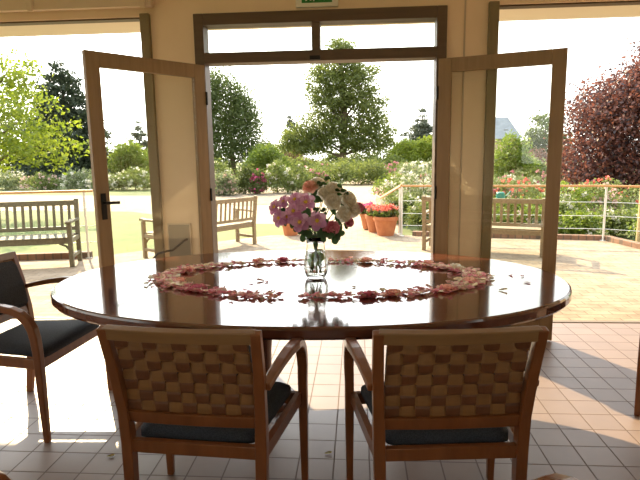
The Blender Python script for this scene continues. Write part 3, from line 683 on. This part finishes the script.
# ------------------------------------------------------------------ foliage
def leaf_cloud(name,cen,size,m,parent,elong=.55,up=.3,stuff=False,seed=0):
    r=np.random.default_rng(seed+len(cen)); n=len(cen)
    nrm=r.normal(size=(n,3)); nrm[:,2]+=up; nrm/=np.linalg.norm(nrm,axis=1,keepdims=True)
    d=r.normal(size=(n,3)); d-=nrm*(d*nrm).sum(1,keepdims=True); d/=np.linalg.norm(d,axis=1,keepdims=True)
    s=np.cross(nrm,d); sz=size*r.uniform(.6,1.25,size=(n,1))
    fold=nrm*sz*.12
    V=np.stack([cen-d*sz*.5,cen+s*sz*elong*.5+fold,cen+d*sz*.5,cen-s*sz*elong*.5+fold],1).reshape(-1,3)
    me=bpy.data.meshes.new(name); me.vertices.add(4*n); me.vertices.foreach_set('co',V.astype(np.float32).ravel())
    me.loops.add(4*n); me.loops.foreach_set('vertex_index',np.arange(4*n,dtype=np.int32)); me.polygons.add(n)
    me.polygons.foreach_set('loop_start',np.arange(0,4*n,4,dtype=np.int32)); me.update(calc_edges=True); me.validate()
    o=obj(name,me,m,parent)
    if stuff: o['kind']='stuff'
    return o
def blob_points(blobs,n,clump,r,shell=.55,flat=.7,per=28):
    """leaves gathered in clumps through a set of ellipsoids (x,y,z,rx,ry,rz)"""
    vol=np.array([(b[3]*b[4]*b[5])**.75 for b in blobs]); vol/=vol.sum(); out=[]
    for b,w in zip(blobs,vol):
        k=max(8,int(n*w)); nc=max(4,k//per)
        u=r.normal(size=(nc,3)); u/=np.linalg.norm(u,axis=1,keepdims=True); rad=shell+(1-shell)*r.random((nc,1))**.6
        c=np.array(b[:3])+u*rad*np.array(b[3:6]); ids=r.integers(nc,size=k)
        out.append(c[ids]+r.normal(size=(k,3))*clump*np.array([1,1,flat]))
    return np.concatenate(out)
def branches(b,base,top,blobs,r0,r,nb=2):
    base=Vector(base); top=Vector(top); mid=base.lerp(top,.5)+Vector((r.normal()*.03,0,0))*(top-base).length
    tube(b,[base,base.lerp(mid,.5),mid,mid.lerp(top,.6),top],[r0*1.25,r0,r0*.8,r0*.5,r0*.2],9)
    for bl in blobs:
        c=Vector(bl[:3]); hgt=(c.z-base.z)*.62+base.z; f=max(.12,min(.9,(hgt-base.z)/(top.z-base.z+1e-6))); s=base.lerp(top,f)
        tube(b,[s,s.lerp(c,.5)+Vector((0,0,.06*(c-s).length)),c],[r0*.38,r0*.25,r0*.1],6)
def tree(kind,label,cat,base,blobs,n,leaf,m,r0=.15,clump=.3,shell=.5,seed=1,group=None,flat=.7,top=None,el=.55,blooms=None,trunk=True):
    """blobs given relative to the base"""
    r=np.random.default_rng(seed*13+5); t=thing(kind,label,cat,base,0,group)
    leaf_cloud('foliage',blob_points(blobs,n,clump,r,shell,flat),leaf,m,t,el,seed=seed)
    if trunk:
        b=BM(); tp=top or max(bl[2]+bl[5]*.4 for bl in blobs); branches(b,(0,0,-.06),(0,0,tp),blobs,r0,r); obj('trunk',b,M_trunk,t)
    if blooms:
        nb,bs,bmat=blooms; c=blob_points(blobs,nb*4,bs*.35,r,.92,.9,5); leaf_cloud('blossoms',c[:nb*4],bs,bmat,t,.9,seed=seed+9,stuff=True)
    return t
def conifer(kind,label,base,h,rad,n,leaf,m,seed=3,power=.8,group=None,skirt=.08,ragged=.22):
    r=np.random.default_rng(seed); t=thing(kind,label,'tree',base,0,group); k=n//30
    f=r.random(k)**.75; z=h*(skirt+(1-skirt)*(1-f)) ; 
    f=r.random(k); z=h*(skirt+(1-skirt)*(1-np.sqrt(f))); rr=rad*((1-z/h)**power)*(1+r.normal(size=k)*ragged); a=r.random(k)*2*PI; q=.45+.55*r.random(k)**.5
    c=np.stack([rr*q*np.cos(a),rr*q*np.sin(a),z-rr*.12],1); ids=r.integers(k,size=n)
    leaf_cloud('foliage',c[ids]+r.normal(size=(n,3))*np.array([rad*.09,rad*.09,h*.012]),leaf,m,t,.4,seed=seed)
    b=BM(); tube(b,[(0,0,-.06),(0,0,h*.5),(0,0,h*.97)],[rad*.07,rad*.05,rad*.01],8); obj('trunk',b,M_trunk,t); return t
def B(*a): return a
# trees
tree('maple_tree','bright lime green leafy tree spreading in from the far left edge','tree',(-9.6,13,0),[B(.2,0,3.1,1.7,1.6,1.1),B(1.3,-.2,2.3,1.3,1.2,.75),B(1.9,-.3,1.75,.95,1.0,.5),B(.6,0,1.6,1.4,1.2,.5),B(1.0,.1,3.55,.8,.9,.5),B(-1.3,0,2.8,1.6,1.6,1.5)],11000,.115,L_lime,.14,.16,.25,1,flat=.55)
conifer('conifer_tree','broad dark conifer behind the lime green tree on the left',(-17.7,32,0),7.2,2.5,26000,.26,L_dark,3,.5)
tree('round_tree','dark rounded tree low behind the lime green tree at the left edge','tree',(-22.5,34,0),[B(0,0,2.4,2.6,2,2.0),B(1.6,0,1.4,1.8,1.5,1.2)],6000,.24,L_mid,.2,.3,.5,4)
conifer('conifer_tree','small distant blue green conifer seen through the left open door',(-20.6,50,0),4.7,1.5,5000,.26,L_hazeblue,5,.7)
conifer('conifer_tree','second distant blue green conifer, lower and right of the first in the left door',(-18.9,50,0),3.4,1.3,3500,.26,L_hazeblue,6,.7)
tree('round_tree','bright green rounded tree seen through the left open door beside the pier','tree',(-12.95,30,0),[B(0,0,1.55,.95,.9,.8),B(-.5,0,1.0,.7,.7,.7),B(.6,0,.9,.7,.7,.7)],6000,.15,L_bright,.12,.18,.5,7)
tree('round_tree','pale yellow green bush left of the bright round tree in the left door','tree',(-14.6,33,0),[B(0,0,1.1,.8,.8,.8),B(-.6,0,.7,.7,.7,.6)],3500,.15,L_rose,.1,.18,.5,8)
tree('birch_tree','tall drooping birch left of centre through the open doorway','tree',(-7.85,34,0),[B(-1.0,0,5.6,.9,1.1,1.3),B(.15,0,5.2,.55,.8,1.1),B(1.35,0,3.4,.35,.7,.9),B(.5,0,5.0,.4,.6,.8),B(-1.8,0,5.0,1.1,1.1,1.5),B(.75,0,4.4,.65,.8,1.1),B(-.6,0,3.9,1.5,1.2,1.3),B(.6,0,3.0,1.2,1.1,1.3),B(-1.8,0,3.0,1.4,1.1,1.4),B(-.6,0,1.8,2.2,1.3,1.2),B(1.4,0,1.6,.9,1.0,1.0)],22000,.21,L_birch,.14,.30,.15,9,flat=1.5,el=.4)
tree('round_tree','rounded bright green tree at the foot of the birch','tree',(-4.75,28,0),[B(0,0,1.3,.75,.7,.7),B(-.55,0,.9,.6,.6,.6),B(.45,0,.85,.6,.6,.6)],6000,.14,L_bright,.08,.15,.5,10)
conifer('conifer_tree','slim dark distant conifer between the birch and the big central tree',(-6.8,55,0),5.5,1.25,5000,.28,L_hazeblue,11,.6)
tree('round_tree','dark hazy bush mass between the birch and the slim conifer','tree',(-8.6,52,0),[B(0,0,1.6,1.2,1,1.1),B(1.5,0,1.0,1.0,1,.8)],3500,.24,L_mid,.1,.25,.5,12)
tree('copper_bush','dull red copper bush left of the big central tree','bush',(-5.3,44,0),[B(0,0,1.05,1.0,1,.75),B(-.8,0,.7,.8,.8,.6),B(1.1,0,.6,.9,.8,.55)],5000,.18,L_copperf,.1,.18,.5,13)
tree('specimen_tree','tall broad central tree with layered open crown seen through the doorway','tree',(-1.15,40,0),
     [B(-.1,0,8.7,1.0,.9,.7),B(-.3,0,7.7,1.7,1.3,.75),B(1.3,0,7.3,1.3,1.1,.6),B(-1.6,0,6.9,1.0,1,.5),B(.3,0,6.6,2.2,1.4,.6),B(1.9,0,6.0,.9,.9,.5),B(-1.5,0,5.9,1.1,1,.5),B(1.5,0,5.1,1.9,1.3,.65),B(-.9,0,5.0,1.6,1.2,.6),
      B(2.2,0,4.1,1.3,1.1,.6),B(-1.2,0,4.0,2.0,1.2,.6),B(-2.8,0,3.0,1.5,1.1,.6),B(.2,0,3.3,2.4,1.4,.65),B(2.6,0,3.0,1.3,1.2,.65),B(-3.6,0,2.1,1.2,1.1,.5),B(-2.0,0,1.9,1.5,1.2,.55),B(1.6,0,2.0,1.6,1.2,.5),B(3.0,0,2.1,.9,1,.45),B(-.2,0,9.1,.7,.7,.5),B(-2.1,0,2.6,1.6,1.2,.7),B(.2,-.5,2.4,1.8,.8,.7),B(0,-.5,5.6,1.3,.8,.9)],30000,.21,L_oak,.26,.27,.35,14,flat=.7,top=8.6)
tree('hedge_tree','dark green distant hedge right of the central trunk','bush',(2.2,46,0),[B(0,0,1.0,1.6,1,1.0),B(1.7,0,.8,1.3,1,.8),B(-1.8,0,.8,1.3,1,.7),B(-4,0,.8,1.3,1,.7)],5000,.22,L_mid,.1,.22,.5,15)
tree('round_tree','domed yellow green tree by the right door jamb, left of a pair','tree',(3.2,36,0),[B(0,0,1.35,.85,.8,.95),B(-.5,0,.8,.7,.6,.8)],7000,.16,L_domed,.1,.15,.5,16)
tree('round_tree','domed yellow green tree by the right door jamb, right of a pair','tree',(4.7,37,0),[B(0,0,1.5,1.0,.9,1.0),B(.6,0,1.0,.8,.8,.9)],8000,.16,L_domed,.1,.15,.5,17)
conifer('conifer_tree','distant ragged fir rising behind the domed trees by the right jamb',(5.9,50,0),5.5,2.1,9000,.26,L_hazeblue,18,.75,ragged=.35)
tree('round_tree','dark green bush mass below the distant fir','tree',(4.9,49,0),[B(0,0,1.6,1.6,1.2,.9),B(1.8,0,1.4,1.4,1.2,.9)],4500,.24,L_hazeblue,.1,.25,.5,19)
tree('copper_beech','large dark red copper beech filling the right opening','tree',(8.05,15.5,0),[B(-.35,0,2.95,1.15,1.4,.75),B(.45,0,4.1,.75,1.3,1.0),B(.1,0,3.6,.7,1.2,.6),B(-1.4,0,2.5,1.0,1.2,.8),B(-.4,0,2.0,1.6,1.6,1.0),B(-1.3,.2,1.3,1.2,1.3,.9),B(.3,-.2,1.1,1.6,1.4,.9),B(-1.7,0,.8,.8,.9,.6),B(1.4,0,3.4,1.4,1.4,1.5),B(-.9,-.2,.75,1.6,1.2,.55),B(-.3,.3,2.5,1.5,1.2,.8)],42000,.11,L_copper,.13,.19,.25,20,flat=.8)
tree('round_tree','dark green tree seen between the right door stile and the slate roofed house','tree',(10.1,30,0),[B(0,0,2.5,.9,.9,1.0),B(.5,0,1.6,1.1,1,1.0),B(-.5,0,1.4,.7,.8,.7)],5500,.17,L_mid,.12,.18,.5,21)
tree('round_tree','young bright green tree just right of the brown post beyond the right door','tree',(5.55,20,0),[B(0,0,1.4,.5,.6,.7),B(-.35,0,.9,.6,.6,.6),B(.45,0,.8,.5,.6,.5)],4000,.12,L_bright,.07,.14,.4,22)
tree('round_tree','faded copper pink shrub low beside the dark green tree','bush',(8.6,27,0),[B(0,0,.9,.9,.8,.6),B(1.1,0,.8,.9,.8,.6)],4000,.13,L_copperf,.07,.14,.5,23)
tree('round_tree','greyish green spreading shrub below the slate roofed house','bush',(6.6,23,0),[B(0,0,.75,1.2,.9,.5),B(1.2,0,.5,.9,.8,.45)],4500,.12,L_pale,.07,.13,.5,24)
tree('hedge_tree','dark hedge band behind the flower beds left of the pier','bush',(-16,36,0),[B(0,0,.9,3,1,.9),B(-5,0,.9,3,1,.9),B(5,0,.9,2.6,1,.8)],9000,.2,L_mid,.1,.22,.5,25)
tree('hedge_tree','green bush band behind the rose beds in the centre','bush',(-3.2,34,0),[B(-2,0,.7,1.6,1,.7),B(0,0,.6,1.6,1,.6),B(2.4,0,.55,1.6,1,.6),B(5,0,.6,1.6,1,.6)],9000,.17,L_oak,.1,.18,.5,26)

# rose beds: every bush its own thing
def bush(label,x,y,rx,h,m,bl=None,n=2200,leaf=.07,seed=30,kind='rose_bush',ry=None,cat='bush',group=None):
    ry=ry or rx*.8
    return tree(kind,label,cat,(x,y,0),[B(0,0,h*.55,rx*.8,ry*.8,h*.42),B(-rx*.45,0,h*.4,rx*.5,ry*.6,h*.34),B(rx*.45,0,h*.42,rx*.5,ry*.6,h*.34),B(0,-.1,h*.22,rx*.9,ry*.9,h*.2)],n,leaf,m,.02,leaf*1.1,.4,seed,group,blooms=bl)
# left beds (seen through the left opening and door)
for i,(x,y,rx,h,m,bl,lab) in enumerate([
 (-17.5,25.5,1.3,.85,L_pale,(60,.13,F_white),'pale flowering bush at the far left of the back bed'),
 (-15.3,25,1.1,.75,L_rose,(60,.12,F_blush),'blush flowering bush under the dark conifer'),
 (-13.2,24.8,1.0,.95,L_pale,(80,.13,F_white),'white flowering bush under the conifer trunk, right of the blush one'),
 (-11.6,24.3,1.2,.7,L_pale,(80,.12,F_white),'low whitish bush left in the strip seen through the left door'),
 (-10.2,24,1.1,.95,L_rose,(60,.12,F_white),'tall pale bush right in the strip seen through the left door'),
 (-19.6,25.6,1.2,.6,L_pale,(50,.12,F_white),'low pale bush at the left picture edge of the back bed')]):
    bush(lab,x,y,rx,h,m,bl,2600,.11,40+i,group='bushes of the left back bed')
# centre roses
for i,(x,y,rx,h,m,bl,lab) in enumerate([
 (-6.1,20.5,.55,1.0,L_mid,(70,.10,F_rose),'rose bush with magenta blooms beside the left door jamb'),
 (-5.3,20.2,.55,1.35,L_rose,(40,.09,F_white),'upright climbing rose second from the left door jamb'),
 (-4.85,19.4,.45,.85,L_pale,(90,.09,F_blush),'low rose bush thick with blush blooms behind the left bench back'),
 (-4.3,20.3,.42,1.15,L_mid,(20,.08,F_white),'narrow dark green upright rose between the two pale ones'),
 (-3.75,20.0,.32,.95,L_mid,(80,.10,F_rose),'standard rose with magenta pink head right of the bench'),
 (-3.1,20.6,.6,1.35,L_rose,(50,.09,F_white),'tall light green climbing rose left of the bouquet'),
 (-2.3,20.2,.55,1.2,L_rose,(60,.09,F_white),'light green climbing rose directly behind the bouquet'),
 (-1.6,21,.5,.95,L_rose,(70,.10,F_pink),'pink rose bush hidden partly by the white bouquet roses'),
 (-5.75,19.2,.4,.5,L_dark,None,'low dark clipped shrub at the left end of the centre roses')]):
    bush(lab,x,y,rx,h,m,bl,2600,.085,60+i,group='roses of the centre bed')
bush('broad domed green bush right of the bouquet',.05,26,1.6,1.25,L_oak,(20,.1,F_white),6000,.11,80,kind='domed_bush',ry=1.2)
bush('low green bush beyond the domed bush, under the central tree',-1.9,27,1.2,1.0,L_rose,(50,.1,F_pink),3500,.1,81,kind='domed_bush')
bush('pinkish flowering bush behind the right of the domed bush',2.2,29,1.2,1.0,L_rose,(90,.12,F_pink),3500,.11,82)
bush('white flowering bush far behind the ramp railing',2.3,21,.9,1.1,L_pale,(120,.12,F_white),3500,.09,83)
# right beds by the ramp and terrace
for i,(x,y,rx,h,m,bl,lab) in enumerate([
 (1.45,11.9,.62,1.30,L_pale,(170,.075,F_white),'tall white flowering shrub against the right door jamb'),
 (1.15,13.6,.6,.95,L_rose,(90,.075,F_white),'white dotted shrub behind the sloping handrail'),
 (.95,11.2,.36,.60,L_rose,(60,.06,F_white),'low green shrub at the foot of the sloping handrail'),
 (1.35,10.3,.42,.62,L_rose,(40,.06,F_white),'leafy plant just behind the railing left of the right bench'),
 (1.1,16.5,.7,.85,L_bright,(40,.08,F_pink),'bright green shrub further up beside the path'),
 (2.15,11.5,.6,.95,L_rose,(60,.07,F_white),'green and white shrub behind the left part of the right bench'),
 (2.9,12.6,.7,.95,L_rose,(90,.075,F_pink),'pink dotted rose bush behind the right bench, seen over its top rail'),
 (2.75,10.2,.5,.62,L_bright,(40,.065,F_white),'bright green low plant through the slats of the right bench'),
 (3.6,12.3,.7,.9,L_rose,(100,.075,F_red),'rose bush with red blooms behind the right door stile'),
 (3.55,10.3,.55,.62,L_rose,(60,.065,F_white),'leafy white dotted rose just right of the right door stile'),
 (4.3,11.4,.6,.75,L_bright,(80,.07,F_white),'bright green rose with creamy blooms under the copper beech, left'),
 (5.1,11.9,.6,.75,L_rose,(110,.075,F_blush),'rose with blush blooms under the copper beech, right of the bright one'),
 (4.45,9.5,.42,.42,L_rose,(50,.06,F_white),'low rose inside the corner of the railing'),
 (5.3,9.7,.55,.5,L_bright,(50,.06,F_white),'low bright green rose right behind the timber post'),
 (3.9,13.7,.8,.85,L_pale,(90,.08,F_white),'pale rose mass at the back of the right bed'),
 (5.9,13.2,.8,.8,L_rose,(60,.08,F_red),'rose bush with red blooms at the foot of the copper beech'),
 (2.1,14.6,.8,1.0,L_rose,(90,.08,F_pink),'tall pink dotted rose at the back of the bed beyond the brown post'),
 (2.3,9.75,.42,.42,L_bright,(30,.05,F_white),'low leafy plant at the kerb just left of the right door stile'),
 (3.1,9.55,.42,.45,L_bright,(40,.05,F_blush),'low leafy plant at the kerb just right of the right door stile'),
 (3.75,9.25,.36,.38,L_bright,(30,.05,F_white),'low leafy plant at the kerb beside the railing corner post'),
 (4.75,8.75,.36,.40,L_bright,(30,.05,F_white),'low leafy plant outside the railing beyond the timber post'),
 (1.7,10.1,.42,.55,L_rose,(30,.05,F_white),'low leafy plant behind the left end of the right bench'),
 (4.9,16,1.0,.95,L_pale,(70,.09,F_pink),'wide pale bush in the far row right of the door stile')]):
    bush(lab,x,y,rx,h,m,bl,3000,.06,100+i,group='roses of the right beds')

# terracotta pots of geraniums
def pot(label,x,y,r,h,seed,m=F_red):
    t=thing('flower_pot',label,'flower pot',(x,y,0),0,'terracotta pots of geraniums on the terrace')
    b=BM(); lathe(b,[(0,0),(r*.66,0),(r*.93,h*.8),(r,h*.8),(r*1.02,h),(r*.93,h),(r*.9,h*.88),(0,h*.88)],28); obj('pot',b,M_terra,t)
    b=BM(); lathe(b,[(0,h*.90),(r*.88,h*.885)],20); obj('soil',b,M_soil,t)
    rr=np.random.default_rng(seed); pts=blob_points([B(0,0,h+.05,r*.95,r*.95,.08)],700,.03,rr,.3); leaf_cloud('foliage',pts,.055,L_mid,t,.9,.8,seed=seed)
    pts=blob_points([B(0,0,h+.12,r*.95,r*.95,.07)],900,.02,rr,.5); leaf_cloud('blossoms',pts,.032,m,t,.9,.5,stuff=True,seed=seed); return t
pot('largest terracotta pot of red geraniums, in front beside the railing post',.49,9.30,.215,.335,1)
pot('terracotta pot of red geraniums just behind the largest one',.33,9.72,.19,.31,2)
pot('terracotta pot of pink red geraniums, furthest left of the right hand row',.22,10.15,.18,.30,3,F_rose)
pot('terracotta pot half hidden by the bouquet, left of the vase',-1.19,9.36,.18,.31,4,F_pink)
pot('second terracotta pot behind the bouquet, further back',-1.00,9.75,.16,.28,5,F_pink)

# house far off to the right
t=thing('house','distant house with a steep grey slate gabled roof beyond the rose garden','house',(14.3,55,0))
def prism(b,x0,x1,y0,y1,z0,zr,xi=.0):
    v=[b.verts.new(c) for c in ((x0,y0,z0),(x1,y0,z0),(x1,y1,z0),(x0,y1,z0),(x0+xi,(y0+y1)/2,zr),(x1-xi,(y0+y1)/2,zr))]
    for f in ((0,1,5,4),(2,3,4,5),(0,4,3),(1,2,5),(0,3,2,1)): b.faces.new([v[i] for i in f])
obj('wall',box(BM(),-2.4,1.2,-1.5,3.5,-.06,2.9),M_brickwall,t)
b=BM(); prism(b,-2.6,1.5,-1.8,3.8,2.7,4.9,.75); obj('roof',b,M_slate,t)
w=obj('window',box(BM(),.2,.75,-1.56,-1.5,1.6,2.4),M_black,t)
b=BM(); box(b,.0,.4,-.75,-.5,3.1,3.6); obj('dormer',b,M_grey,t)
obj('lower_wing',box(BM(),1.2,3.4,-1.2,2.5,-.06,1.6),M_brickwall,t)
b=BM(); prism(b,1.1,3.7,-1.5,2.8,1.55,2.5,.5); obj('lower_roof',b,mat('faded tile roof',(.45,.30,.22),.85),t)
# green hose reel post / watering can behind railing
t=thing('watering_can','small green watering can among the roses behind the right bench','watering can',(2.55,9.75,.55))
b=BM(); lathe(b,[(0,0),(.075,0),(.075,.13),(.06,.15),(0,.15)],20); obj('body',b,mat('green plastic',(.02,.20,.15),.4),t)
b=BM(); tube(b,[(.06,0,.04),(.15,0,.13),(.18,0,.17)],[.014,.01,.016],8); obj('spout',b,bpy.data.materials['green plastic'],t)

# ------------------------------------------------------------------ light and camera
w=bpy.data.worlds.new('World'); S.world=w; w.use_nodes=True; nt=w.node_tree; bg=nt.nodes['Background']
# hazy summer sky, much brighter towards the low sun than overhead and behind
tc=nt.nodes.new('ShaderNodeTexCoord'); sp=nt.nodes.new('ShaderNodeSeparateXYZ'); cr=nt.nodes.new('ShaderNodeValToRGB')
cr.color_ramp.elements[0].position=0; cr.color_ramp.elements[0].color=(1,.97,.88,1); cr.color_ramp.elements[1].position=.8; cr.color_ramp.elements[1].color=(.80,.90,1,1)
nt.links.new(tc.outputs['Generated'],sp.inputs[0]); nt.links.new(sp.outputs['Z'],cr.inputs['Fac']); nt.links.new(cr.outputs['Color'],bg.inputs['Color'])
dt=nt.nodes.new('ShaderNodeVectorMath'); dt.operation='DOT_PRODUCT'; dt.inputs[1].default_value=(-.417,.716,.56); nt.links.new(tc.outputs['Generated'],dt.inputs[0])
def mth(op,a,b):
    n=nt.nodes.new('ShaderNodeMath'); n.operation=op
    for k,v_ in enumerate((a,b)):
        if isinstance(v_,(int,float)): n.inputs[k].default_value=v_
        else: nt.links.new(v_,n.inputs[k])
    return n.outputs[0]
nt.links.new(mth('ADD',mth('MULTIPLY',mth('POWER',mth('MAXIMUM',dt.outputs['Value'],0.0),4.0),SKYGLOW),SKYBASE),bg.inputs['Strength'])
L=bpy.data.lights.new('sun','SUN'); L.energy=SUN; L.angle=R(.6); L.color=(1,.80,.48)
so=bpy.data.objects.new('sun',L); COL.objects.link(so); so.rotation_euler=Vector((.745,-1.28,-1)).to_track_quat('-Z','Y').to_euler(); so.location=(-8,14,12)
cam=bpy.data.cameras.new('camera'); co=bpy.data.objects.new('camera',cam); COL.objects.link(co); S.camera=co
cam.sensor_fit='HORIZONTAL'; cam.sensor_width=36; cam.lens=533.5/640*36; cam.clip_start=.02; cam.clip_end=500
p,y,r=R(9.037),R(4.092),R(-.862)
fw=Vector((-math.sin(y)*math.cos(p),math.cos(y)*math.cos(p),-math.sin(p))); rt=fw.cross(Vector((0,0,1))).normalized(); up=rt.cross(fw)
rt2=rt*math.cos(r)+up*math.sin(r); up2=rt2.cross(fw)
M=Matrix((rt2,up2,-fw)).transposed().to_4x4(); M.translation=(0,0,1.4); co.matrix_world=M
vs=S.view_settings; vs.view_transform='Standard'; vs.look='None'; vs.gamma=1; vs.use_curve_mapping=False; vs.exposure=EXPO
